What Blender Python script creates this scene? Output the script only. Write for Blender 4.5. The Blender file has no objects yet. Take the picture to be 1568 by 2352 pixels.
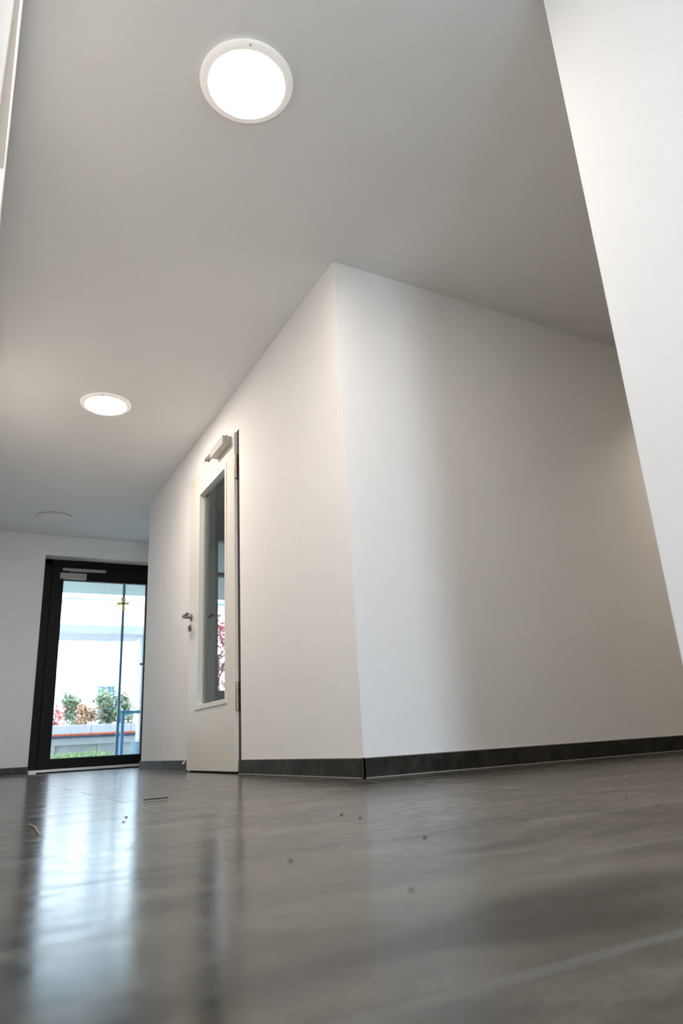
import bpy, bmesh, math, random
from mathutils import Vector, Matrix

scene = bpy.context.scene
C = scene.collection
K = 2.42 / 2.60          # plan units (room height = 2.60) to metres

# ------------------------------------------------------------------ camera
yaw, pitch, roll = math.radians(29.036), math.radians(18.532), math.radians(-3.291)
fw = Vector((math.sin(yaw) * math.cos(pitch), math.cos(yaw) * math.cos(pitch), math.sin(pitch)))
rt = Vector((math.cos(yaw), -math.sin(yaw), 0))
up = rt.cross(fw)
r2 = math.cos(roll) * rt + math.sin(roll) * up
u2 = -math.sin(roll) * rt + math.cos(roll) * up
cam_d = bpy.data.cameras.new('camera')
cam = bpy.data.objects.new('camera', cam_d)
C.objects.link(cam)
cam.matrix_world = Matrix(((r2.x, u2.x, -fw.x, -1.5125 * K), (r2.y, u2.y, -fw.y, -2.6554 * K),
                           (r2.z, u2.z, -fw.z, 0.1525 * K), (0, 0, 0, 1)))
cam_d.sensor_fit = 'HORIZONTAL'
cam_d.sensor_width = 24.0
cam_d.lens = 24.0
cam_d.clip_start = 0.01
cam_d.dof.use_dof = True
cam_d.dof.focus_distance = 3.0
cam_d.dof.aperture_fstop = 2.8
scene.camera = cam

# ------------------------------------------------------------------ world and exposure
SKY = 2.0
LAMP = 40.0
w = bpy.data.worlds.new('overcast_sky')
scene.world = w
w.use_nodes = True
nt = w.node_tree
bg = nt.nodes['Background']
geo = nt.nodes.new('ShaderNodeTexCoord')
sep = nt.nodes.new('ShaderNodeSeparateXYZ')
ramp = nt.nodes.new('ShaderNodeValToRGB')
ramp.color_ramp.elements[0].position = 0.0
ramp.color_ramp.elements[0].color = (0.74, 0.87, 1.0, 1)
ramp.color_ramp.elements[1].position = 0.8
ramp.color_ramp.elements[1].color = (0.60, 0.79, 1.0, 1)
nt.links.new(geo.outputs['Generated'], sep.inputs[0])
nt.links.new(sep.outputs['Z'], ramp.inputs[0])
nt.links.new(ramp.outputs[0], bg.inputs[0])
sm = nt.nodes.new('ShaderNodeMapRange')          # hazy sky, brighter on the sun's side behind the building
sm.interpolation_type = 'SMOOTHSTEP'
sm.inputs['From Min'].default_value = 0.25
sm.inputs['From Max'].default_value = -0.75
sm.inputs['To Min'].default_value = SKY
sm.inputs['To Max'].default_value = SKY * 3.6
nt.links.new(sep.outputs['Y'], sm.inputs[0])
nt.links.new(sm.outputs[0], bg.inputs[1])
scene.view_settings.view_transform = 'Standard'
scene.view_settings.look = 'None'
scene.view_settings.gamma = 1.0
scene.view_settings.use_curve_mapping = False
scene.view_settings.exposure = 1.7

# ------------------------------------------------------------------ materials
def new_mat(name):
    m = bpy.data.materials.new(name)
    m.use_nodes = True
    n = m.node_tree
    return m, n, n.nodes['Principled BSDF']

def simple(name, col, rough=0.5, metal=0.0, var=0.04, scale=30.0, bump=0.0):
    m, n, b = new_mat(name)
    tc = n.nodes.new('ShaderNodeTexCoord')
    nz = n.nodes.new('ShaderNodeTexNoise')
    nz.inputs['Scale'].default_value = scale
    nz.inputs['Detail'].default_value = 4
    n.links.new(tc.outputs['Object'], nz.inputs['Vector'])
    cr = n.nodes.new('ShaderNodeValToRGB')
    cr.color_ramp.elements[0].position = 0.3
    cr.color_ramp.elements[1].position = 0.7
    cr.color_ramp.elements[0].color = tuple(max(0, c * (1 - var)) for c in col) + (1,)
    cr.color_ramp.elements[1].color = tuple(min(1, c * (1 + var)) for c in col) + (1,)
    n.links.new(nz.outputs['Fac'], cr.inputs[0])
    n.links.new(cr.outputs[0], b.inputs['Base Color'])
    b.inputs['Roughness'].default_value = rough
    b.inputs['Metallic'].default_value = metal
    if bump:
        bp = n.nodes.new('ShaderNodeBump')
        bp.inputs['Strength'].default_value = bump
        bp.inputs['Distance'].default_value = 0.002
        n.links.new(nz.outputs['Fac'], bp.inputs['Height'])
        n.links.new(bp.outputs[0], b.inputs['Normal'])
    return m

def foliage(name, cols, scale=22.0):
    m, n, b = new_mat(name)
    tc = n.nodes.new('ShaderNodeTexCoord')
    nz = n.nodes.new('ShaderNodeTexNoise')
    nz.inputs['Scale'].default_value = scale
    nz.inputs['Detail'].default_value = 2
    cr = n.nodes.new('ShaderNodeValToRGB')
    cr.color_ramp.interpolation = 'CONSTANT'
    e = cr.color_ramp.elements
    while len(e) < len(cols):
        e.new(0.5)
    for i, c in enumerate(cols):
        e[i].position = 0.0 if i == 0 else 0.36 + 0.28 * (i - 0.5) / (len(cols) - 1)
        e[i].color = c + (1,)
    n.links.new(tc.outputs['Object'], nz.inputs['Vector'])
    n.links.new(nz.outputs['Fac'], cr.inputs[0])
    n.links.new(cr.outputs[0], b.inputs['Base Color'])
    b.inputs['Roughness'].default_value = 0.55
    return m

def glass(name, tint, refl_ior=1.45):
    m, n, b = new_mat(name)
    n.nodes.remove(b)
    out = n.nodes['Material Output']
    tr = n.nodes.new('ShaderNodeBsdfTransparent')
    tr.inputs[0].default_value = tint + (1,)
    gl = n.nodes.new('ShaderNodeBsdfGlossy')
    gl.inputs['Roughness'].default_value = 0.0
    gl.inputs['Color'].default_value = (0.92, 0.97, 0.97, 1)
    fr = n.nodes.new('ShaderNodeFresnel')
    gm = n.nodes.new('ShaderNodeNewGeometry')      # same reflectance on entering and leaving the thin pane
    mr = n.nodes.new('ShaderNodeMapRange')
    mr.inputs['To Min'].default_value = refl_ior
    mr.inputs['To Max'].default_value = 1 / refl_ior
    n.links.new(gm.outputs['Backfacing'], mr.inputs[0])
    n.links.new(mr.outputs[0], fr.inputs[0])
    mx = n.nodes.new('ShaderNodeMixShader')
    n.links.new(fr.outputs[0], mx.inputs[0])
    n.links.new(tr.outputs[0], mx.inputs[1])
    n.links.new(gl.outputs[0], mx.inputs[2])
    n.links.new(mx.outputs[0], out.inputs[0])
    return m

M = {}
M['plaster'] = simple('white_plaster', (0.885, 0.875, 0.865), 0.85, var=0.008, scale=9, bump=0.0)
M['ceiling'] = simple('ceiling_paint', (0.875, 0.865, 0.855), 0.9, var=0.006, scale=5)
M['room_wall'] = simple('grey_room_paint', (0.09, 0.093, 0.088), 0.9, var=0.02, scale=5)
M['door_white'] = simple('door_lacquer', (0.80, 0.765, 0.69), 0.38, var=0.006, scale=6)
M['bead'] = simple('bead_lacquer', (0.78, 0.76, 0.71), 0.35, var=0.006, scale=6)
M['seal'] = simple('dark_rubber_seal', (0.004, 0.004, 0.005), 0.5, var=0.1)
M['frame_dark'] = simple('dark_steel', (0.02, 0.019, 0.018), 0.4, metal=0.3, var=0.05)
M['black_alu'] = simple('black_aluminium', (0.0015, 0.0017, 0.002), 0.5, var=0.15, scale=14)
M['closer_grey'] = simple('silver_closer_paint', (0.50, 0.49, 0.45), 0.4, metal=0.0, var=0.02)
M['closer_alu'] = simple('brushed_closer_metal', (0.34, 0.31, 0.29), 0.45, metal=0.3, var=0.03)
M['steel'] = simple('brushed_steel', (0.27, 0.245, 0.22), 0.33, metal=1.0, var=0.06, scale=60)
M['hinge'] = simple('nickel_hinge', (0.42, 0.36, 0.29), 0.35, metal=0.5, var=0.04)
M['alu'] = simple('aluminium_sill', (0.62, 0.60, 0.58), 0.4, metal=0.5, var=0.06)
M['bezel'] = simple('white_lamp_plastic', (0.84, 0.82, 0.79), 0.35, var=0.005)
M['off_diffuser'] = simple('opal_plastic_unlit', (0.88, 0.88, 0.86), 0.3, var=0.003)
M['caulk'] = simple('light_grout', (0.26, 0.25, 0.23), 0.8, var=0.05)
M['pale_wood'] = simple('pale_yellow_wood', (0.85, 0.60, 0.12), 0.6, var=0.08)
M['dark_knob'] = simple('dark_brown_knob', (0.06, 0.03, 0.02), 0.5)
M['teal_soffit'] = simple('pale_teal_soffit', (0.42, 0.50, 0.46), 0.9, var=0.03, scale=3)
M['blue_metal'] = simple('blue_painted_metal', (0.06, 0.26, 0.48), 0.45, var=0.06)
M['post_metal'] = simple('blue_grey_metal', (0.075, 0.16, 0.22), 0.4, var=0.1, scale=8)
M['galv'] = simple('galvanised_metal', (0.42, 0.50, 0.58), 0.5, metal=0.2, var=0.08)
M['concrete'] = simple('pale_concrete', (0.42, 0.44, 0.46), 0.9, var=0.07, scale=8)
M['concrete_light'] = simple('lighter_concrete', (0.50, 0.53, 0.56), 0.9, var=0.05, scale=8)
M['paving'] = simple('pale_paving', (0.52, 0.50, 0.47), 0.9, var=0.08, scale=5)
M['facade'] = simple('white_render', (0.84, 0.84, 0.83), 0.9, var=0.01, scale=4)
M['trim_eave_shade'] = simple('trim_and_eave_shade', (0.30, 0.37, 0.44), 0.8, var=0.02)  # window trim, darkened so the eave carries its shadow line in the colour
M['far_pane'] = simple('far_window_blind', (0.24, 0.27, 0.31), 0.3, var=0.05, scale=3)
M['far_pane_dark'] = simple('far_dark_window', (0.05, 0.10, 0.11), 0.25, var=0.3, scale=3)
M['slat'] = simple('orange_red_slat', (0.52, 0.12, 0.05), 0.55, var=0.25, scale=16)
M['bench_steel'] = simple('dark_blue_steel', (0.05, 0.08, 0.16), 0.5, var=0.1)
M['planter'] = simple('blue_grey_planter', (0.16, 0.26, 0.34), 0.7, var=0.06)
M['bark'] = simple('grey_brown_bark', (0.14, 0.10, 0.08), 0.9, var=0.2)
M['leaf_green'] = foliage('green_leaves', [(0.10, 0.17, 0.12), (0.16, 0.30, 0.20), (0.23, 0.33, 0.16), (0.30, 0.33, 0.20), (0.50, 0.25, 0.23)])
M['leaf_mixed'] = foliage('mixed_autumn_leaves', [(0.17, 0.27, 0.17), (0.40, 0.17, 0.15), (0.58, 0.42, 0.20), (0.68, 0.33, 0.24), (0.25, 0.33, 0.17)])
M['leaf_red'] = foliage('red_leaves', [(0.42, 0.11, 0.11), (0.68, 0.16, 0.17), (0.83, 0.30, 0.33), (0.74, 0.40, 0.30), (0.58, 0.15, 0.16)])
M['leaf_yellow'] = foliage('yellow_leaves', [(0.85, 0.74, 0.27), (0.85, 0.85, 0.49), (0.85, 0.61, 0.30), (0.85, 0.85, 0.61), (0.85, 0.74, 0.42)])
M['leaf_lime'] = foliage('lime_groundcover', [(0.22, 0.42, 0.08), (0.34, 0.52, 0.14), (0.44, 0.60, 0.22), (0.28, 0.48, 0.12), (0.50, 0.62, 0.30)])
M['petal'] = foliage('pink_and_cream_petals', [(0.72, 0.40, 0.34), (0.80, 0.58, 0.36), (0.82, 0.70, 0.55), (0.70, 0.30, 0.26), (0.82, 0.66, 0.40)])
M['dirt'] = simple('dark_dirt', (0.035, 0.03, 0.025), 0.9)
M['straw'] = simple('dry_straw', (0.46, 0.33, 0.20), 0.8)
M['paper'] = simple('white_paper', (0.82, 0.82, 0.82), 0.8)
for k_ in ('black_alu', 'seal', 'frame_dark'): M[k_].node_tree.nodes['Principled BSDF'].inputs['Specular IOR Level'].default_value = 0.2
M['glass_clear'] = glass('clear_glass', (0.975, 0.985, 0.982), 1.4)
M['glass_dim'] = glass('grey_door_glass', (0.84, 0.86, 0.85), 1.32)

# lit diffuser
m, n, b = new_mat('lit_opal_diffuser')
b.inputs['Base Color'].default_value = (0.8, 0.8, 0.8, 1)
b.inputs['Emission Color'].default_value = (1.0, 0.89, 0.79, 1)
b.inputs['Emission Strength'].default_value = LAMP
M['lit'] = m
m, n, b = new_mat('glowing_lamp_rim')      # opal rim; weak glow added to brighten it and the ceiling beside it
b.inputs['Base Color'].default_value = (0.84, 0.82, 0.79, 1)
b.inputs['Roughness'].default_value = 0.35
b.inputs['Emission Color'].default_value = (1.0, 0.92, 0.85, 1)
b.inputs['Emission Strength'].default_value = 0.085
M['glow_bezel'] = m

m, n, b = new_mat('lit_downlight_diffuser')
b.inputs['Emission Color'].default_value = (1.0, 0.86, 0.70, 1)
b.inputs['Emission Strength'].default_value = 160
M['spot_lit'] = m

# dark stone baseboard
m, n, b = new_mat('dark_stone')
tc = n.nodes.new('ShaderNodeTexCoord')
nz = n.nodes.new('ShaderNodeTexNoise'); nz.inputs['Scale'].default_value = 14; nz.inputs['Detail'].default_value = 8; nz.inputs['Roughness'].default_value = 0.65
cr = n.nodes.new('ShaderNodeValToRGB')
cr.color_ramp.elements[0].position = 0.35; cr.color_ramp.elements[0].color = (0.010, 0.0100, 0.008, 1)
cr.color_ramp.elements[1].position = 0.78; cr.color_ramp.elements[1].color = (0.055, 0.052, 0.044, 1)
n.links.new(tc.outputs['Object'], nz.inputs['Vector']); n.links.new(nz.outputs['Fac'], cr.inputs[0]); n.links.new(cr.outputs[0], b.inputs['Base Color'])
b.inputs['Roughness'].default_value = 0.42
b.inputs['Specular IOR Level'].default_value = 0.3
M['stone'] = m

# floor: large honed grey stone tiles laid in rows
m, n, b = new_mat('grey_stone_floor')
L = n.links.new
def N(t, **k):
    o = n.nodes.new(t)
    for a, v in k.items():
        setattr(o, a, v)
    return o
tc = N('ShaderNodeTexCoord')
mp = N('ShaderNodeMapping'); mp.inputs['Scale'].default_value = (1.0, 2.4, 1.0)
L(tc.outputs['Object'], mp.inputs[0])
n1 = N('ShaderNodeTexNoise'); n1.inputs['Scale'].default_value = 3.2; n1.inputs['Detail'].default_value = 9; n1.inputs['Roughness'].default_value = 0.62; n1.inputs['Distortion'].default_value = 0.6
n2 = N('ShaderNodeTexNoise'); n2.inputs['Scale'].default_value = 17; n2.inputs['Detail'].default_value = 7; n2.inputs['Roughness'].default_value = 0.7
L(mp.outputs[0], n1.inputs['Vector']); L(mp.outputs[0], n2.inputs['Vector'])
c1 = N('ShaderNodeValToRGB')
c1.color_ramp.elements[0].position = 0.38; c1.color_ramp.elements[0].color = (0.018, 0.0158, 0.0128, 1)
c1.color_ramp.elements[1].position = 0.66; c1.color_ramp.elements[1].color = (0.128, 0.110, 0.089, 1)
L(n1.outputs['Fac'], c1.inputs[0])
c2 = N('ShaderNodeValToRGB')
c2.color_ramp.elements[0].position = 0.36; c2.color_ramp.elements[0].color = (0.62, 0.60, 0.58, 1)
c2.color_ramp.elements[1].position = 0.70; c2.color_ramp.elements[1].color = (1.35, 1.34, 1.32, 1)
L(n2.outputs['Fac'], c2.inputs[0])
mu = N('ShaderNodeMixRGB', blend_type='MULTIPLY'); mu.inputs[0].default_value = 1.0
L(c1.outputs[0], mu.inputs[1]); L(c2.outputs[0], mu.inputs[2])
# tiles
mb = N('ShaderNodeMapping'); mb.inputs['Location'].default_value = (0.10, 0.131, 0)
L(tc.outputs['Object'], mb.inputs[0])
br = N('ShaderNodeTexBrick'); br.offset = 0.5; br.offset_frequency = 2
br.inputs['Scale'].default_value = 1.0
br.inputs['Brick Width'].default_value = 1.68
br.inputs['Row Height'].default_value = 0.28
br.inputs['Mortar Size'].default_value = 0.0024
br.inputs['Mortar Smooth'].default_value = 0.1
br.inputs['Color1'].default_value = (0.86, 0.87, 0.88, 1)
br.inputs['Color2'].default_value = (1.10, 1.09, 1.08, 1)
br.inputs['Mortar'].default_value = (1, 1, 1, 1)
L(mb.outputs[0], br.inputs['Vector'])
m2 = N('ShaderNodeMixRGB', blend_type='MULTIPLY'); m2.inputs[0].default_value = 0.8
L(mu.outputs[0], m2.inputs[1]); L(br.outputs['Color'], m2.inputs[2])
m3 = N('ShaderNodeMixRGB'); m3.inputs[2].default_value = (0.165, 0.155, 0.142, 1)
L(br.outputs['Fac'], m3.inputs[0]); L(m2.outputs[0], m3.inputs[1])
L(m3.outputs[0], b.inputs['Base Color'])
rr = N('ShaderNodeMapRange'); rr.inputs['From Min'].default_value = 0.3; rr.inputs['From Max'].default_value = 0.7
rr.inputs['To Min'].default_value = 0.10; rr.inputs['To Max'].default_value = 0.28
L(n2.outputs['Fac'], rr.inputs[0])
ra = N('ShaderNodeMath', operation='MULTIPLY_ADD'); ra.inputs[1].default_value = 0.4
L(br.outputs['Fac'], ra.inputs[0]); L(rr.outputs[0], ra.inputs[2]); L(ra.outputs[0], b.inputs['Roughness'])
bm_ = N('ShaderNodeBump'); bm_.inputs['Strength'].default_value = 0.03; bm_.inputs['Distance'].default_value = 0.002
L(n2.outputs['Fac'], bm_.inputs['Height'])
bm2 = N('ShaderNodeBump', invert=True); bm2.inputs['Strength'].default_value = 0.35; bm2.inputs['Distance'].default_value = 0.001
L(br.outputs['Fac'], bm2.inputs['Height']); L(bm_.outputs[0], bm2.inputs['Normal']); L(bm2.outputs[0], b.inputs['Normal'])
b.inputs['IOR'].default_value = 1.38
M['floor'] = m

# ------------------------------------------------------------------ mesh helpers (plan units in, metres out)
class MB:
    def __init__(self, origin=(0, 0, 0)):
        self.bm = bmesh.new(); self.o = Vector(origin)
    def box(self, a, b, bevel=0.0):
        c = [(a[i] + b[i]) / 2 for i in range(3)]; s = [abs(b[i] - a[i]) for i in range(3)]
        t = bmesh.new()
        bmesh.ops.create_cube(t, size=1.0)
        for v in t.verts:
            v.co = Vector((v.co.x * s[0] + c[0], v.co.y * s[1] + c[1], v.co.z * s[2] + c[2]))
        if bevel:
            bmesh.ops.bevel(t, geom=t.edges[:], offset=bevel, segments=2, affect='EDGES', profile=0.5)
        self.merge(t); return self
    def merge(self, t, mat=None):
        me = bpy.data.meshes.new('tmp'); t.to_mesh(me); t.free()
        if mat is not None: me.transform(mat)
        self.bm.from_mesh(me); bpy.data.meshes.remove(me)
    def prism(self, pts, z0, z1):
        t = bmesh.new()
        lo = [t.verts.new((x, y, z0)) for x, y in pts]; hi = [t.verts.new((x, y, z1)) for x, y in pts]
        t.faces.new(lo[::-1]); t.faces.new(hi)
        for i in range(len(pts)):
            j = (i + 1) % len(pts); t.faces.new((lo[i], lo[j], hi[j], hi[i]))
        bmesh.ops.recalc_face_normals(t, faces=t.faces)
        self.merge(t); return self
    def cyl(self, p, q, r, seg=20, r2=None, bevel=0.0):
        p, q = Vector(p), Vector(q); d = q - p
        t = bmesh.new()
        bmesh.ops.create_cone(t, cap_ends=True, segments=seg, radius1=r, radius2=r if r2 is None else r2, depth=d.length)
        if bevel:
            es = [e for e in t.edges if e.calc_length() and all(abs(abs(v.co.z) - d.length / 2) < 1e-6 for v in e.verts)]
            bmesh.ops.bevel(t, geom=es, offset=bevel, segments=2, affect='EDGES')
        mt = Matrix.Translation((p + q) / 2) @ Vector((0, 0, 1)).rotation_difference(d).to_matrix().to_4x4()
        self.merge(t, mt); return self
    def tube(self, pts, r, seg=12):
        pts = [Vector(p) for p in pts]; t = bmesh.new(); rings = []
        prev = None
        for i, p in enumerate(pts):
            d = (pts[min(i + 1, len(pts) - 1)] - pts[max(i - 1, 0)]).normalized()
            a = d.orthogonal().normalized() if prev is None else (prev - d * prev.dot(d)).normalized()
            prev = a; bb = d.cross(a)
            rings.append([t.verts.new(p + (a * math.cos(2 * math.pi * k / seg) + bb * math.sin(2 * math.pi * k / seg)) * r) for k in range(seg)])
        for i in range(len(rings) - 1):
            for k in range(seg):
                t.faces.new((rings[i][k], rings[i][(k + 1) % seg], rings[i + 1][(k + 1) % seg], rings[i + 1][k]))
        t.faces.new(rings[0][::-1]); t.faces.new(rings[-1])
        bmesh.ops.recalc_face_normals(t, faces=t.faces)
        self.merge(t); return self
    def lathe(self, prof, seg=96, c=(0, 0, 0)):
        t = bmesh.new(); rings = []
        for r, z in prof:
            if r < 1e-6: rings.append([t.verts.new((c[0], c[1], c[2] + z))])
            else: rings.append([t.verts.new((c[0] + r * math.cos(2 * math.pi * k / seg), c[1] + r * math.sin(2 * math.pi * k / seg), c[2] + z)) for k in range(seg)])
        for a, b2 in zip(rings, rings[1:]):
            for k in range(seg):
                k2 = (k + 1) % seg
                vs = []
                for v in ((a[k] if len(a) > 1 else a[0]), (a[k2] if len(a) > 1 else a[0]), (b2[k2] if len(b2) > 1 else b2[0]), (b2[k] if len(b2) > 1 else b2[0])):
                    if v not in vs: vs.append(v)
                if len(vs) > 2: t.faces.new(vs)
        bmesh.ops.recalc_face_normals(t, faces=t.faces)
        self.merge(t); return self
    def build(self, name, mat, parent=None, smooth=False):
        for v in self.bm.verts: v.co = (v.co - self.o) * K
        me = bpy.data.meshes.new(name); self.bm.to_mesh(me); self.bm.free()
        me.materials.append(M[mat] if isinstance(mat, str) else mat)
        if smooth:
            me.shade_smooth() if hasattr(me, 'shade_smooth') else None
            me.set_sharp_from_angle(angle=math.radians(35))
        o = bpy.data.objects.new(name, me); C.objects.link(o)
        if parent is not None: o.parent = parent
        else: o.location = self.o * K
        return o

def part(name, mat, parent, fn, smooth=False):
    """a mesh in plan coordinates parented to a thing whose Empty stands at parent['_o']"""
    b = MB(ORG[parent.name]); fn(b)
    o = b.build(name, mat, parent, smooth); ORG[o.name] = ORG[parent.name]
    return o
ORG = {}

def thing(name, loc, label, cat, group=None):
    o = bpy.data.objects.new(name, None); o.empty_display_size = 0.1
    C.objects.link(o); o.location = Vector(loc) * K
    o['label'] = label; o['category'] = cat
    if group: o['group'] = group
    ORG[o.name] = loc
    return o

def tag(o, label, cat, group=None, kind=None):
    o['label'] = label; o['category'] = cat
    if group: o['group'] = group
    if kind: o['kind'] = kind
    return o

def struct_empty(name, loc):
    o = bpy.data.objects.new(name, None); o.empty_display_size = 0.1
    C.objects.link(o); o.location = Vector(loc) * K; o['kind'] = 'structure'; ORG[o.name] = loc
    return o

def struct(name, mat, fn, smooth=False):
    b = MB(); fn(b); o = b.build(name, mat, None, smooth); o['kind'] = 'structure'; return o

# ------------------------------------------------------------------ the room
ZC = 2.60; YE = 5.584; LA = 4.158; YN = -1.57; YB = -4.25
XL0, XL1 = -1.5695, -1.6455     # left wall face at YN and at YE (it runs a hair off square)
def xl(y): return -1.578 - 0.01068 * (y + 0.754)
TH = 0.2

struct('floor', 'floor', lambda b: b.box((-2.0, YB - .2, -.04), (6.2, YE + .36, 0)))
struct('ceiling', 'ceiling', lambda b: b.prism([(-2.1, YB - .3), (6.3, YB - .3), (6.3, LA), (.70, LA), (.70, YE + .42), (-2.1, YE + .42)], ZC, ZC + .25))

# left wall with a doorway near the camera
JY0, JY1, JZ = -1.47, -0.448, 2.15
def f(b):
    for y0, y1, z0, z1 in ((YB, JY0, 0, ZC), (JY1, YE + .4, 0, ZC), (JY0, JY1, JZ, ZC)):
        b.prism([(xl(y0), y0), (xl(y1), y1), (-1.86, y1), (-1.86, y0)], z0, z1)
    b.box((-1.95, JY0 - .1, 0), (-1.84, JY1 + .1, JZ + .1))
struct('wall_left', 'plaster', f)

# wall with the white door (face x = 0), opening behind the leaf
DY0, DY1, DZ = 1.482, 2.610, 2.272
def f(b):
    b.prism([(0, 0), (0, DY0), (TH, DY0), (TH, TH)], 0, ZC)
    b.box((0, DY1, 0), (TH, LA, ZC)); b.box((0, DY0, DZ), (TH, DY1, ZC))
struct('wall_right', 'plaster', f)
struct('wall_side', 'plaster', lambda b: b.prism([(0, 0), (TH, TH), (6, TH), (6, 0)], 0, ZC))
# near wall block to the right of the camera
struct('wall_near', 'plaster', lambda b: b.prism([(0, YN), (0, YB), (.2, YB), (.2, YN - .2), (6, YN - .2), (6, YN)], 0, ZC))
struct('wall_far', 'room_wall', lambda b: b.box((6.0, YN - .2, 0), (6.2, LA, ZC)))  # unseen end wall, coloured dark to cut bounce light in the side corridor
# back of the corridor behind the camera: glazed opening
def f(b):
    b.box((-1.86, YB - .2, 0), (-1.18, YB, ZC)); b.box((-.56, YB - .2, 0), (.2, YB, ZC)); b.box((-1.18, YB - .2, 2.4), (-.56, YB, ZC))
struct('wall_back', 'plaster', f)
# end wall around the entrance door
def f(b):
    b.box((-1.86, YE, 0), (-.846, YE + .35, ZC)); b.box((-.846, YE, 2.365), (.56, YE + .35, ZC)); b.box((.50, YE, 0), (.56, YE + .35, 2.365))
struct('wall_end', 'plaster', f)
struct('wall_vestibule', 'plaster', lambda b: b.box((.56, LA - .16, 0), (.665, YE + .35, ZC)))
# far wall of the dark room behind the white door, with its window
WX0, WX1, WZ0, WZ1 = .675, 2.1, .62, 2.30
def f(b):
    b.box((TH, LA - .16, 0), (.56, LA, ZC)); b.box((.665, LA - .16, 0), (6, LA, WZ0)); b.box((.665, LA - .16, WZ1), (6, LA, ZC)); b.box((WX1, LA - .16, WZ0), (6, LA, WZ1))
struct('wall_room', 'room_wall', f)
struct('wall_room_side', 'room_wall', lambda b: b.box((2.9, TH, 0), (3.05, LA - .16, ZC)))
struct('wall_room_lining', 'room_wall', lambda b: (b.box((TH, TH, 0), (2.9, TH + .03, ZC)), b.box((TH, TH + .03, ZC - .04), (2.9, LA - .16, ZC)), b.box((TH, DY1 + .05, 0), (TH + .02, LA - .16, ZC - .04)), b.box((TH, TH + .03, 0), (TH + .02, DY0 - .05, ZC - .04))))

# baseboards: dark stone pieces with light joints
def baseboard(name, segs, axis, face, sign, z=0.078, t=0.012):
    def f(b):
        for a, c in segs:
            if axis == 'y': b.box((face, a, 0.004), (face + sign * t, c, z), 0.0006)
            else: b.box((a, face, 0.004), (c, face + sign * t, z), 0.0006)
    return struct(name, 'stone', f)
J = .0022
baseboard('baseboard_right', [(-.012, .010), (.0135, .625 - J), (.625, 1.27 - J), (1.27, DY0 + .014)], 'y', 0, -1)
baseboard('baseboard_right_far', [(DY1 + .006, 3.3 - J), (3.3, LA + .012)], 'y', 0, -1)
baseboard('baseboard_side', [(-.012 + J, .64 - J), (.64, 1.29 - J), (1.29, 1.94 - J), (1.94, 2.59 - J), (2.59, 3.24 - J), (3.24, 4.5), (4.51, 6)], 'x', 0, -1)
baseboard('baseboard_end', [(-1.63, -1.2 - J), (-1.2, -.848)], 'x', YE, -1)
baseboard('baseboard_near', [(YB, -3 - J), (-3, YN + .01)], 'y', 0, -1)
baseboard('baseboard_near_side', [(-.01, 1.2 - J), (1.2, 6)], 'x', YN, 1)
def f(b):
    for y0, y1 in ((YB, JY0 - .02), (JY1 + .02, 1.2 - J), (1.2, 3 - J), (3, YE - .013)):
        b.prism([(xl(y0), y0), (xl(y1), y1), (xl(y1) + .012, y1), (xl(y0) + .012, y0)], .004, .078)
struct('baseboard_left', 'stone', f)
# light sealant line above and below the baseboards
def f(b):
    for y0, y1 in ((0, DY0 + .012), (DY1 + .006, LA + .008)):
        b.box((-.008, y0 - (.008 if y0 == 0 else 0), .076), (0, y1, .0815)); b.box((-.016, y0 - (.016 if y0 == 0 else 0), 0), (-.002, y1, .0045))
        b.box((-.0095, y0, .002), (0, y1, .078))
    b.box((-.008, -.008, .076), (6, 0, .0815)); b.box((-.016, -.016, 0), (6, -.002, .0045)); b.box((0, -.0095, .002), (6, 0, .078))
    b.box((-1.62, YE - .015, 0), (-.848, YE - .002, .0045))
struct('trim_1', 'caulk', f)

# ------------------------------------------------------------------ ceiling lamps
def make_lamp(loc, label, lit, name='ceiling_lamp'):
    t = thing(name, loc, label, 'lamp', 'round flush lamps along the corridor ceiling')
    c = loc
    part('housing', 'bezel', t, lambda b: b.lathe([(0, 0), (.162, 0), (.162, -.014), (0, -.014)], c=c), True)
    part('bezel', 'glow_bezel' if lit else 'bezel', t, lambda b: b.lathe([(.144, -.0085), (.177, -.0085), (.1785, -.0095), (.179, -.012), (.178, -.015), (.174, -.0185), (.164, -.0225), (.153, -.025), (.148, -.0255), (.1455, -.0245), (.144, -.022), (.144, -.006)], c=c), True)
    d = part('diffuser', 'lit' if lit else 'off_diffuser', t, lambda b: b.lathe([(0, -.030), (.04, -.0299), (.08, -.0294), (.11, -.0284), (.130, -.0270), (.139, -.0255), (.1435, -.0235), (.1435, -.012), (0, -.012)], seg=64, c=c), True)
    a = math.radians(-106 - math.degrees(2.3))
    part('screw', 'alu', t, lambda b: b.cyl((c[0] + .166 * math.cos(a + 2.3), c[1] + .166 * math.sin(a + 2.3), c[2] - .020), (c[0] + .166 * math.cos(a + 2.3), c[1] + .166 * math.sin(a + 2.3), c[2] - .0255), .0042, 12), True)
    return t
make_lamp((-.790, -.795, ZC), 'lit round white ceiling lamp nearest, large at the top of the picture', True)
make_lamp((-.812, 2.070, ZC), 'lit round white ceiling lamp in the middle of the corridor ceiling', True)
make_lamp((-.853, 4.885, ZC), 'unlit round ceiling lamp in front of the glass entrance door', False)
make_lamp((-.790, -3.66, ZC), 'unlit round ceiling lamp of the corridor behind the camera', False)
t = thing('downlight', (2.70, -.55, ZC), 'cylindrical downlight of the side corridor hidden behind the near right wall', 'lamp')
part('housing', 'bezel', t, lambda b: b.lathe([(0, 0), (.075, 0), (.075, -.15), (.068, -.15), (.066, -.07), (0, -.07)], 48, (2.70, -.55, ZC)), True)
part('diffuser', 'spot_lit', t, lambda b: b.cyl((2.70, -.55, ZC - .072), (2.70, -.55, ZC - .078), .062, 32))

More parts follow.
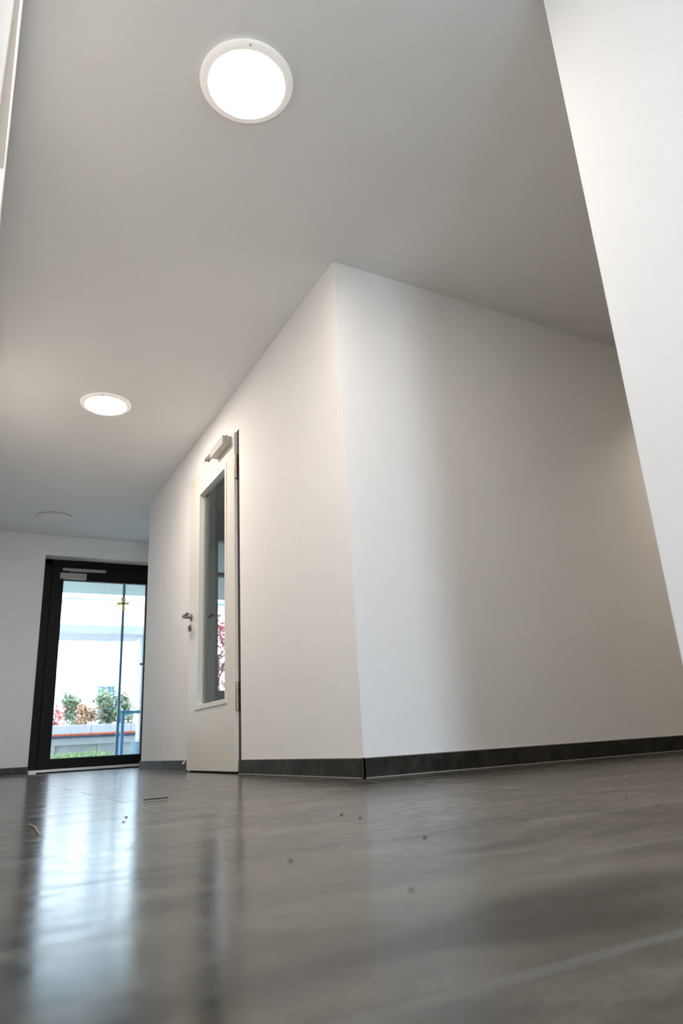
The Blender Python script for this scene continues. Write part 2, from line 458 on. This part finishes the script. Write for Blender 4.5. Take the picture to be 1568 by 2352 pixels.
# ------------------------------------------------------------------ door_2: white door with glazed panel
d2 = struct_empty('door_2', (0, 1.53, 0))
LX = -.020
GY0, GY1, GZ0, GZ1 = 1.712, 2.318, .450, 2.060     # glass opening
LY0, LY1, LZ0, LZ1 = 1.532, 2.590, .013, 2.262
def f(b):
    b.box((LX, LY0, LZ0), (.030, GY0, LZ1), .0012); b.box((LX, GY1, LZ0), (.030, LY1, LZ1), .0012)
    b.box((LX, GY0 - .002, LZ0), (.030, GY1 + .002, GZ0), .0012); b.box((LX, GY0 - .002, GZ1), (.030, GY1 + .002, LZ1), .0012)
part('leaf', 'door_white', d2, f)
def f(b):
    x0 = LX - .007; w_ = .028; wl = .078
    b.box((x0, GY0 - w_, GZ0 - w_), (.026, GY0 + .003, GZ1 + w_), .0012); b.box((x0, GY1 - .003, GZ0 - w_), (.026, GY1 + wl, GZ1 + w_), .0012)
    b.box((x0, GY0, GZ0 - w_), (.026, GY1, GZ0 + .003), .0012); b.box((x0, GY0, GZ1 - .003), (.026, GY1, GZ1 + w_), .0012)
part('glazing_bead', 'bead', d2, f)
part('pane', 'glass_dim', d2, lambda b: b.box((.010, GY0, GZ0), (.014, GY1, GZ1)))
def f(b):
    b.box((.003, DY0, 0.004), (.12, LY0 - .001, DZ)); b.box((.004, LY0, 0.001), (.03, LY1, LZ0 - .001)); b.box((.040, LY0, DZ - .012), (.12, DY1, DZ - .001)); b.box((.04, LY1 - .04, 0.004), (.12, DY1, DZ))  # low black strip under the leaf stands in for shadow in the gap
part('door_frame', 'seal', d2, f)
part('frame_edge', 'steel', d2, lambda b: b.box((.0005, DY0 + .020, .084), (.004, DY0 + .024, DZ - .004)))
for z0, z1 in ((1.911, 2.088), (.369, .543)):
    h = part('hinge', 'hinge', d2, lambda b: b.cyl((-.0105, 1.5185, z0), (-.0105, 1.5185, z1), .0105, 20, bevel=.002), True)
    h['label'] = 'nickel barrel hinge'
    hh = MB(ORG[d2.name]); hh.box((-.012, 1.524, z0 + .01), (-.004, 1.534, z1 - .01), .0005); hh.build('hinge_plate', 'hinge', h)
    rr_ = MB(ORG[d2.name])
    for zz in (z0 + .045, z1 - .045): rr_.cyl((-.0105, 1.5185, zz - .002), (-.0105, 1.5185, zz + .002), .0112, 20)
    rr_.build('hinge_ring', 'steel', h)
def lever(parent, p, out, along, mat='steel', ln=.13, reach=.070):
    p, out, along = Vector(p), Vector(out), Vector(along)
    rose = part('rose', mat, parent, lambda b: b.cyl(p, p + out * .009, .027, 32, bevel=.002), True)
    pts = [p + out * .006, p + out * (reach - .018)]
    for k in range(1, 6):
        a = k / 5 * math.pi / 2
        pts.append(p + out * (reach - .018 + .018 * math.sin(a)) + along * (.018 - .018 * math.cos(a)))
    pts += [p + out * reach + along * (.018 + (ln - .018) * k / 4) for k in range(1, 5)]
    h = part('lever_handle', mat, parent, lambda b: b.tube(pts, .0122, 16), True)
    h['label'] = 'brushed steel lever handle'
    return h
lever(d2, (LX, 2.511, 1.122), (-1, 0, 0), (0, -1, 0))
lever(d2, (.030, 2.511, 1.122), (1, 0, 0), (0, -1, 0))
e = part('escutcheon', 'steel', d2, lambda b: (b.cyl((LX, 2.530, 1.043), (LX - .010, 2.530, 1.043), .025, 32, bevel=.002), b.box((LX - .022, 2.525, 1.017), (LX - .008, 2.535, 1.039), .002), b.cyl((LX - .008, 2.530, 1.047), (LX - .022, 2.530, 1.047), .0092, 20)), True)
# overhead closer, in plan units along the top of the leaf
cy0, cy1, cz0, cz1 = 1.602, 1.885, 2.192, 2.258
cl = part('door_closer', 'closer_grey', d2, lambda b: b.box((LX - .062, cy0, cz0), (LX, cy1, cz1), .003))
cl['label'] = 'pale grey overhead closer body with ribbed end cap'
def f(b):
    b.box((LX - .063, cy0 - .006, cz0), (LX, cy0 + .002, cz1), .001)
    for k in range(7): b.box((LX - .060 + k * .0085, cy0 - .0085, cz0 + .004), (LX - .0555 + k * .0085, cy0 - .004, cz1 - .004), .0006)
x_ = MB(ORG[d2.name]); f(x_); x_.build('end_cap', 'closer_grey', cl)
x_ = MB(ORG[d2.name]); x_.box((LX - .030, 1.62, cz1), (LX - .012, 1.66, cz1 + .02), .002); x_.tube([(LX - .022, 1.64, cz1 + .016), (LX - .025, 2.12, cz1 + .030)], .008); x_.build('closer_arm', 'closer_grey', cl)
br_ = part('arm_bracket', 'steel', d2, lambda b: (b.box((-.010, 2.09, 2.275), (0, 2.16, 2.320), .001), b.box((-.050, 2.10, 2.278), (-.008, 2.14, 2.292), .001), b.cyl((-.045, 2.12, 2.268), (-.045, 2.12, 2.300), .009, 16)))

s_ = MB((-.01, 2.672, .070))
t_ = bmesh.new(); vs = [t_.verts.new(v) for v in ((-.013, 2.664, .080), (-.022, 2.690, .062), (-.024, 2.684, .052), (-.013, 2.655, .066), (-.016, 2.676, .074))]
t_.faces.new((vs[0], vs[4], vs[3])); t_.faces.new((vs[4], vs[1], vs[2], vs[3])); s_.merge(t_)
o = s_.build('tape_scrap', 'paper'); so = o.modifiers.new('t', 'SOLIDIFY'); so.thickness = .001
tag(o, 'tiny white scrap of tape stuck on the baseboard beside the white door', 'tape')

# ------------------------------------------------------------------ door_1: black glazed entrance door
PY = YE + .17
d1 = struct_empty('door_1', (-.2, PY, 0))
lx0, lx1, gx0, gx1, gz0, gz1, lz1 = -.742, .405, -.620, .345, .137, 2.126, 2.29
def f(b):
    b.box((-.90, PY + .012, 0), (lx0 - .006, PY + .10, 2.40), .002); b.box((lx1 + .006, PY + .012, 0), (.52, PY + .10, 2.40), .002)
    b.box((-.90, PY + .012, lz1 + .006), (.52, PY + .10, 2.42), .002); b.box((lx0 - .008, PY + .03, .03), (lx1 + .008, PY + .1, .06))
part('door_frame', 'black_alu', d1, f)
part('rebate_seal', 'seal', d1, lambda b: (b.box((lx0 - .03, PY + .045, .03), (lx0 + .02, PY + .09, 2.36)), b.box((lx1 - .02, PY + .045, .03), (lx1 + .03, PY + .09, 2.36)), b.box((lx0 - .03, PY + .045, lz1 - .02), (lx1 + .03, PY + .09, lz1 + .06))))
def f(b):
    y0, y1 = PY, PY + .044
    b.box((lx0, y0, .045), (gx0, y1, lz1), .002); b.box((gx1, y0, .045), (lx1, y1, lz1), .002)
    b.box((gx0 - .003, y0, .045), (gx1 + .003, y1, gz0), .002); b.box((gx0 - .003, y0, gz1), (gx1 + .003, y1, lz1), .002)
part('leaf', 'black_alu', d1, f)
part('glazing_gasket', 'seal', d1, lambda b: [b.box(*q) for q in (((gx0, PY + .01, gz0), (gx0 + .006, PY + .06, gz1)), ((gx1 - .006, PY + .01, gz0), (gx1, PY + .06, gz1)), ((gx0, PY + .01, gz0), (gx1, PY + .06, gz0 + .006)), ((gx0, PY + .01, gz1 - .006), (gx1, PY + .06, gz1)))])
part('pane', 'glass_clear', d1, lambda b: b.box((gx0, PY + .03, gz0), (gx1, PY + .036, gz1)))
part('threshold', 'alu', d1, lambda b: b.box((-.835, PY - .155, 0), (.52, PY + .30, .036), .003))
part('brush_strip', 'seal', d1, lambda b: (b.box((-.76, PY - .175, 0), (.5, PY - .158, .014)), b.box((-.72, PY - .18, .004), (.48, PY - .174, .007))))
lever(d1, (.392, PY, 1.145), (0, -1, 0), (-1, 0, 0), ln=.11, reach=.06)
k1 = part('closer_rail', 'closer_alu', d1, lambda b: b.box((-.640, PY - .028, 2.228), (-.150, PY, 2.258), .002)); k1['label'] = 'slim silver slide rail'
k2 = part('closer_body', 'closer_alu', d1, lambda b: b.box((-.664, PY - .055, 2.130), (-.372, PY, 2.196), .003)); k2['label'] = 'silver closer box'
x_ = MB(ORG[d1.name]); x_.tube([(-.56, PY - .03, 2.20), (-.55, PY - .030, 2.216), (-.20, PY - .020, 2.232)], .006); x_.build('closer_arm', 'steel', k2)

# ------------------------------------------------------------------ door_3: white door ajar in the left wall
d3 = struct_empty('door_3', (-1.62, JY0, 0))
def f(b):
    a = (-1.5720, JY0 + .01); d = Vector((-.055, 1.0)).normalized(); n_ = Vector((-d.y, d.x))
    e2 = (a[0] + d.x * .985, a[1] + d.y * .985)
    b.prism([a, e2, (e2[0] - .045, e2[1] - .002), (a[0] - .045, a[1] - .002)], .01, JZ - .003)
part('leaf', 'door_white', d3, f)
part('door_frame', 'bead', d3, lambda b: b.box((-1.84, JY1 - .012, 0), (-1.74, JY1, JZ)))
# door_4: glazed double door behind the camera
d4 = struct_empty('door_4', (-1.02, YB, 0))
def f(b):
    b.box((-1.18, YB - .12, 0), (-1.13, YB - .04, 2.4)); b.box((-.61, YB - .12, 0), (-.56, YB - .04, 2.4)); b.box((-1.18, YB - .12, 2.34), (-.56, YB - .04, 2.4)); b.box((-1.18, YB - .12, 0), (-.56, YB - .04, .1))
part('door_frame', 'black_alu', d4, f)
part('pane', 'glass_clear', d4, lambda b: b.box((-1.14, YB - .09, .08), (-.60, YB - .084, 2.35)))

# window_1 in the dark room
w1 = struct_empty('window_1', (1.4, LA - .1, WZ0))
def f(b):
    y0, y1 = LA - .14, LA - .05; t = .05
    b.box((WX0 - .01, y0, WZ0 - .0), (WX0 + .012, y1, WZ1)); b.box((WX1 - t, y0, WZ0), (WX1, y1, WZ1))
    b.box((WX0, y0, WZ0), (WX1, y1, WZ0 + .07)); b.box((WX0, y0, WZ1 - .07), (WX1, y1, WZ1)); b.box((WX0, y0, 1.85), (WX1, y1, 1.885))
part('window_frame', 'black_alu', w1, f)
part('pane', 'glass_clear', w1, lambda b: b.box((WX0, LA - .1, WZ0 + .05), (WX1, LA - .096, WZ1 - .05)))

# ------------------------------------------------------------------ bits on the floor
def crumb(p, r, seed):
    rnd = random.Random(seed); t = bmesh.new()
    bmesh.ops.create_icosphere(t, subdivisions=2, radius=r * .8)
    for v in t.verts: v.co = Vector((v.co.x * 1.5, v.co.y, v.co.z * .55)) * (0.75 + rnd.random() * .5)
    lo = min(v.co.z for v in t.verts)
    for v in t.verts: v.co += Vector((p[0], p[1], -lo))
    s = MB((p[0], p[1], 0)); s.merge(t); return s.build('dirt_crumb', 'dirt')
crumbs = [((-1.120, -.744), .0032, 'small dark dirt crumb on the door reflection, right of its twin'),
          ((-1.151, -.866), .0032, 'small dark dirt crumb on the door reflection, just below another'),
          ((-.226, -1.531), .0024, 'small dark dirt crumb on the floor, farthest right'),
          ((-.758, -1.219), .0028, 'small dark dirt crumb under the wall corner, left of a pair'),
          ((-.768, -1.317), .0028, 'small dark dirt crumb under the wall corner, right of a pair'),
          ((-.842, -1.659), .0025, 'dark dirt crumb on mid floor, below and right of the wall corner'),
          ((-1.092, -1.697), .0028, 'blurred dark dirt crumb alone on the middle of the floor'),
          ((-1.075, -1.972), .0022, 'blurred dark dirt crumb on the near right floor')]
for i, (p, r, lb) in enumerate(crumbs):
    tag(crumb(p, r, i), lb, 'dirt', 'dark crumbs scattered on the floor')
def stick(name, pts, r, mat, label):
    s = MB((pts[0][0], pts[0][1], 0)); s.tube(pts, r, 8); return tag(s.build(name, mat, None, True), label, name.split('_')[-1])
stick('broken_twig', [(-.955, -.20, .005), (-.935, -.185, .005), (-.90, -.20, .0055), (-.87, -.185, .005)], .0019, 'dirt', 'thin dark twig on the floor in front of the white door')
stick('dry_straw', [(-1.340, -.690, .003), (-1.336, -.80, .0045), (-1.343, -.976, .003)], .0016, 'straw', 'thin pale dry straw on the floor at far left')

# ------------------------------------------------------------------ outdoors
struct('ground', 'paving', lambda b: b.box((-14, YB - 14, -.14), (16, 30, -.05)))
# unseen storeys and flanks added around the hall to block low rear sky light
struct('sky_block_upper', 'facade', lambda b: (b.box((-14, YB - .2, ZC + .26), (14, LA, 13)), b.box((-14, LA, ZC + .26), (.70, YE + .42, 13))))
struct('sky_block_left', 'facade', lambda b: b.box((-14, YB - .2, -.04), (-2.15, YE + .42, ZC + .25)))
struct('sky_block_right', 'facade', lambda b: b.box((6.35, YB - .2, -.04), (14, LA, ZC + .25)))
struct('trim_canopy', 'teal_soffit', lambda b: (b.box((-5, YE + .42, 2.45), (.70, 7.99, 2.75)), b.box((.70, LA + .01, 2.45), (8, 7.99, 2.75))))
t = thing('canopy_post', (.29, 6.9, -.05), 'full height blue grey metal post outside behind the door glass', 'post')
part('post', 'post_metal', t, lambda b: (b.box((.276, 6.885, -.05), (.306, 6.915, 2.45), .003)))
part('glazing_rail', 'galv', t, lambda b: b.box((.306, 6.892, -.05), (.313, 6.908, 2.45)))
# yellow wooden cross hung on the post
t = thing('wooden_star', (.278, 6.86, 2.095), 'small yellow four-armed wooden star fixed to the outside post', 'ornament')
def petal(b, a, ln, wd):
    d = Vector((math.cos(a), 0, math.sin(a))); s = Vector((-math.sin(a), 0, math.cos(a))); c = Vector((.278, 6.866, 2.095))
    tt = bmesh.new(); outl = [(.012, -.25), (.5, -.42), (.85, -.5), (1, 0), (.85, .5), (.5, .42), (.012, .25)]
    fr_ = [tt.verts.new(c + d * u * ln + s * v * wd + Vector((0, -.008, 0))) for u, v in outl]; bk = [tt.verts.new(c + d * u * ln + s * v * wd + Vector((0, .004, 0))) for u, v in outl]
    tt.faces.new(fr_); tt.faces.new(bk[::-1])
    for i in range(len(outl)):
        j = (i + 1) % len(outl); tt.faces.new((fr_[i], fr_[j], bk[j], bk[i]))
    bmesh.ops.recalc_face_normals(tt, faces=tt.faces); b.merge(tt)
for a, ln, wd in ((.08, .088, .034), (math.pi + .06, .080, .044), (math.pi / 2 + .1, .094, .044), (-math.pi / 2 + .12, .098, .044)):
    part('arm', 'pale_wood', t, lambda b: petal(b, a, ln, wd))
part('hub', 'dark_knob', t, lambda b: b.cyl((.278, 6.868, 2.095), (.278, 6.85, 2.095), .016, 20, bevel=.003), True)['label'] = 'dark brown round centre knob'

t = thing('handrail', (.48, 7.6, -.05), 'blue painted metal handrail outside, low at the right of the glass', 'handrail')
part('post', 'blue_metal', t, lambda b: b.box((.468, 7.58, -.05), (.510, 7.62, .722), .003))
part('top_rail', 'blue_metal', t, lambda b: b.box((.468, 7.578, .682), (1.9, 7.622, .726), .003))
part('post', 'blue_metal', t, lambda b: b.box((1.858, 7.58, -.05), (1.9, 7.62, .70), .003))

t = thing('plant_pot', (.93, 8.5, -.05), 'tapered blue grey planter outside behind the handrail', 'planter')
part('pot', 'planter', t, lambda b: b.lathe([(0, -.05), (.09, -.05), (.155, .315), (.14, .315), (.13, .26), (0, .26)], 32, (.96, 8.5, 0)), True)

# low wall carrying the bench, and the retaining wall of blocks behind it
t = thing('bench_wall', (.5, 10.1, -.05), 'long low pale concrete wall carrying the orange slatted bench', 'wall')
part('cap', 'concrete_light', t, lambda b: b.box((-1.6, 10.0, .335), (3.2, 10.5, .445), .006))
def f(b):
    for x0, x1 in ((-1.6, -.10), (-.09, .56), (.568, 1.25), (1.258, 1.95), (1.958, 3.2)): b.box((x0, 10.05 if x0 > -1 else 10.0, -.05), (x1, 10.45, .335), .004)
part('blocks', 'concrete', t, f)
def f(b):
    for k in range(-3, 4):
        x0 = .56 + k * .685; b.box((x0 + .004, 10.7, -.05), (x0 + .681, 11.0, .68), .005)
tag((lambda b: (f(b), b.build('retaining_wall', 'concrete'))[1])(MB((.5, 10.85, 0))), 'upper pale concrete block wall between the bench and the bushes', 'wall')
t = thing('slatted_bench', (.5, 10.1, .445), 'orange red bench of short slats on the low concrete wall', 'bench')
part('frame', 'bench_steel', t, lambda b: b.box((-.85, 9.93, .445), (2.35, 10.32, .478), .003))
for k in range(41):
    x0 = -.83 + k * .077
    part('slat', 'slat', t, lambda b: b.box((x0, 9.90, .478), (x0 + .052, 10.35, .516), .006))

def leaves(b, c, rad, n_, size, seed, flat=0.35):
    rnd = random.Random(seed); t = bmesh.new()
    lobes = [(rnd.uniform(-.65, .65), rnd.uniform(-.5, .5), rnd.uniform(-.7, .62), rnd.uniform(.36, .55)) for _ in range(14)] if n_ > 60 else None
    for _ in range(n_):
        while True:
            p = Vector((rnd.uniform(-1, 1), rnd.uniform(-1, 1), rnd.uniform(-1, 1)))
            if p.length < 1: break
        if lobes:
            q = lobes[rnd.randrange(len(lobes))]; p = Vector((p.x * q[3], p.y * q[3], p.z * q[3])) + Vector(q[:3])
        p = Vector((p.x * rad[0], p.y * rad[1], p.z * rad[2])) + Vector(c)
        s = size * rnd.uniform(.6, 1.3)
        d = Vector((rnd.gauss(0, 1), rnd.gauss(0, 1), rnd.gauss(0, .7))).normalized(); e_ = d.orthogonal().normalized()
        e_ = (Matrix.Rotation(rnd.uniform(0, 6.28), 3, d) @ e_); g = d.cross(e_) * .25
        pts = [p - d * s, p + e_ * s * .5 + g * s, p + d * s, p - e_ * s * .5 + g * s]
        vs = [t.verts.new(q) for q in pts]; t.faces.new((vs[0], vs[1], vs[2])); t.faces.new((vs[0], vs[2], vs[3]))
    b.merge(t)
def bush(c, rad, n_, size, mat, label, seed, petals=0, stems=5, base=.0, name='flowering_bush', cat='bush', group='bushes behind the concrete wall'):
    t = thing(name, (c[0], c[1], base), label, cat, group)
    part('foliage', mat, t, lambda b: leaves(b, c, rad, n_, size, seed))
    rnd = random.Random(seed + 5)
    def f(b):
        for k in range(stems):
            a = rnd.uniform(0, 6.28); e_ = (c[0] + rad[0] * .6 * math.cos(a), c[1] + rad[1] * .6 * math.sin(a), c[2] + rad[2] * rnd.uniform(.1, .7))
            b.tube([(c[0] + .03 * math.cos(a), c[1] + .03 * math.sin(a), base), ((c[0] + e_[0]) / 2, (c[1] + e_[1]) / 2, base + (e_[2] - base) * .6), e_], .010, 6)
    part('stem', 'bark', t, f)
    for q in range(petals):
        x_ = MB(ORG[t.name]); cc = [c[i] + rad[i] * .75 * rnd.uniform(-1, 1) for i in range(3)]; leaves(x_, cc, (.018, .018, .018), 9, .03, seed * 100 + q)
        x_.build('flower', 'petal', t)
    return t
bush((1.10, 11.55, 1.0), (.40, .28, .40), 1500, .045, 'leaf_green', 'dense green bush with pink and cream flowers below the dark window', 1, 26)
bush((1.76, 11.35, .96), (.27, .22, .36), 1100, .045, 'leaf_green', 'green flowering bush behind the blue handrail', 2, 18)
bush((.34, 11.95, 1.02), (.27, .20, .34), 900, .042, 'leaf_green', 'loose blue green bush beside the fence posts', 3, 4)
bush((.56, 11.30, .84), (.20, .20, .24), 520, .045, 'leaf_mixed', 'low mixed bush with pink flowers between the two green bushes', 4, 14)
bush((-.04, 11.30, .82), (.24, .18, .28), 200, .05, 'leaf_red', 'small sparse red leaved bush at the left edge of the glass', 5, 3)
def tree(name, c, rad, n_, size, mat, label, seed, base):
    t = thing(name, (c[0], c[1], base), label, 'tree', None)
    part('crown', mat, t, lambda b: leaves(b, c, rad, n_, size, seed))
    rnd = random.Random(seed)
    def f(b):
        b.cyl((c[0], c[1], base), (c[0], c[1], c[2]), .05, 10, .02)
        for k in range(8):
            a = k * .8; z = c[2] - rad[2] * rnd.uniform(0, .8); b.tube([(c[0], c[1], z), (c[0] + rad[0] * .7 * math.cos(a), c[1] + rad[1] * .7 * math.sin(a), z + rad[2] * .5)], .014, 6)
    part('trunk', 'bark', t, f)
tree('red_leaved_tree', (2.45, 9.35, 1.75), (.7, .40, .75), 900, .055, 'leaf_red', 'red leaved tree outside, seen through the glass of the white door', 21, -.05)
tree('yellow_leaved_tree', (2.50, 14.2, 3.35), (.55, .45, .75), 700, .07, 'leaf_yellow', 'pale yellow autumn tree at the top right of the entrance glass', 22, -.05)
bush((2.15, 8.3, .75), (.55, .3, .5), 700, .05, 'leaf_green', 'green shrub outside below the red leaved tree', 23, 0, base=-.05, group=None, name='garden_shrub')
g_ = MB((.3, 9.7, 0)); leaves(g_, (.35, 9.72, .06), (.62, .16, .16), 1500, .03, 31)
tag(g_.build('ground_cover', 'leaf_lime'), 'bright lime green low plants at the foot of the bench wall', 'plants', kind='stuff')

# wire mesh fence panels
def fence(x0, x1, y, label):
    t = thing('fence_panel', (x0, y, -.05), label, 'fence', 'wire mesh fence panels behind the bushes')
    for x in (x0, x1): part('post', 'galv', t, lambda b: b.cyl((x, y, -.05), (x, y, 1.70), .013, 12))
    for z in (1.69, .25): part('rail', 'galv', t, lambda b: b.cyl((x0, y, z), (x1, y, z), .009, 10))
    def f(b):
        for k in range(1, 9): b.cyl((x0, y, .25 + k * .16), (x1, y, .25 + k * .16), .0035, 6)
        q = int((x1 - x0) / .09)
        for k in range(1, q): b.cyl((x0 + (x1 - x0) * k / q, y, .25), (x0 + (x1 - x0) * k / q, y, 1.69), .0018, 5)
    part('wire_mesh', 'galv', t, f)
fence(-1.9, .383, 12.5, 'wire mesh fence panel at the left, behind the red leaved bush')
fence(.450, 2.75, 12.5, 'wire mesh fence panel at the right, behind the green bushes')

# free standing concrete pergola across the view
t = thing('garden_pergola', (.5, 9.0, -.05), 'pale concrete beam and slab crossing the view outside', 'pergola')
part('slab', 'concrete_light', t, lambda b: b.box((-3.5, 9.0, 2.018), (1.09, 9.80, 2.165), .006))
part('column', 'concrete_light', t, lambda b: b.box((1.035, 9.1, -.05), (1.12, 9.3, 2.02), .006))
part('column', 'concrete_light', t, lambda b: b.box((-3.4, 9.1, -.05), (-3.2, 9.3, 2.02), .006))

# white house opposite
t = thing('white_house', (2, 16, -.05), 'overexposed white rendered house opposite the entrance', 'house')
part('wall', 'facade', t, lambda b: b.box((-6, 16, -.05), (14, 20, 5.6)))
part('eave', 'trim_eave_shade', t, lambda b: (b.box((.55, 15.72, 4.02), (14, 16, 4.07), .004), b.box((-6, 15.6, 3.90), (.50, 16, 3.96), .004)))  # shade below the roof edge is put into the eave's dark colour
part('gutter', 'facade', t, lambda b: b.box((-6, 15.6, 3.965), (.50, 16, 4.2), .004))
for x0, x1, z0, z1, mt in ((1.44, 1.80, 2.23, 2.97, 'far_pane'), (1.46, 1.92, .95, 1.84, 'far_pane_dark'), (3.2, 3.7, 2.2, 3.0, 'far_pane')):
    wf = part('window', 'trim_eave_shade' if mt == 'far_pane' else 'galv', t, lambda b: (b.box((x0, 15.985, z0), (x0 + .03, 16.02, z1)), b.box((x1 - .03, 15.985, z0), (x1, 16.02, z1)), b.box((x0, 15.985, z0), (x1, 16.02, z0 + .03)), b.box((x0, 15.985, z1 - .03), (x1, 16.02, z1))))
    x_ = MB(ORG[t.name]); x_.box((x0 + .03, 15.992, z0 + .03), (x1 - .03, 15.998, z1 - .03)); x_.build('pane', mt, wf)
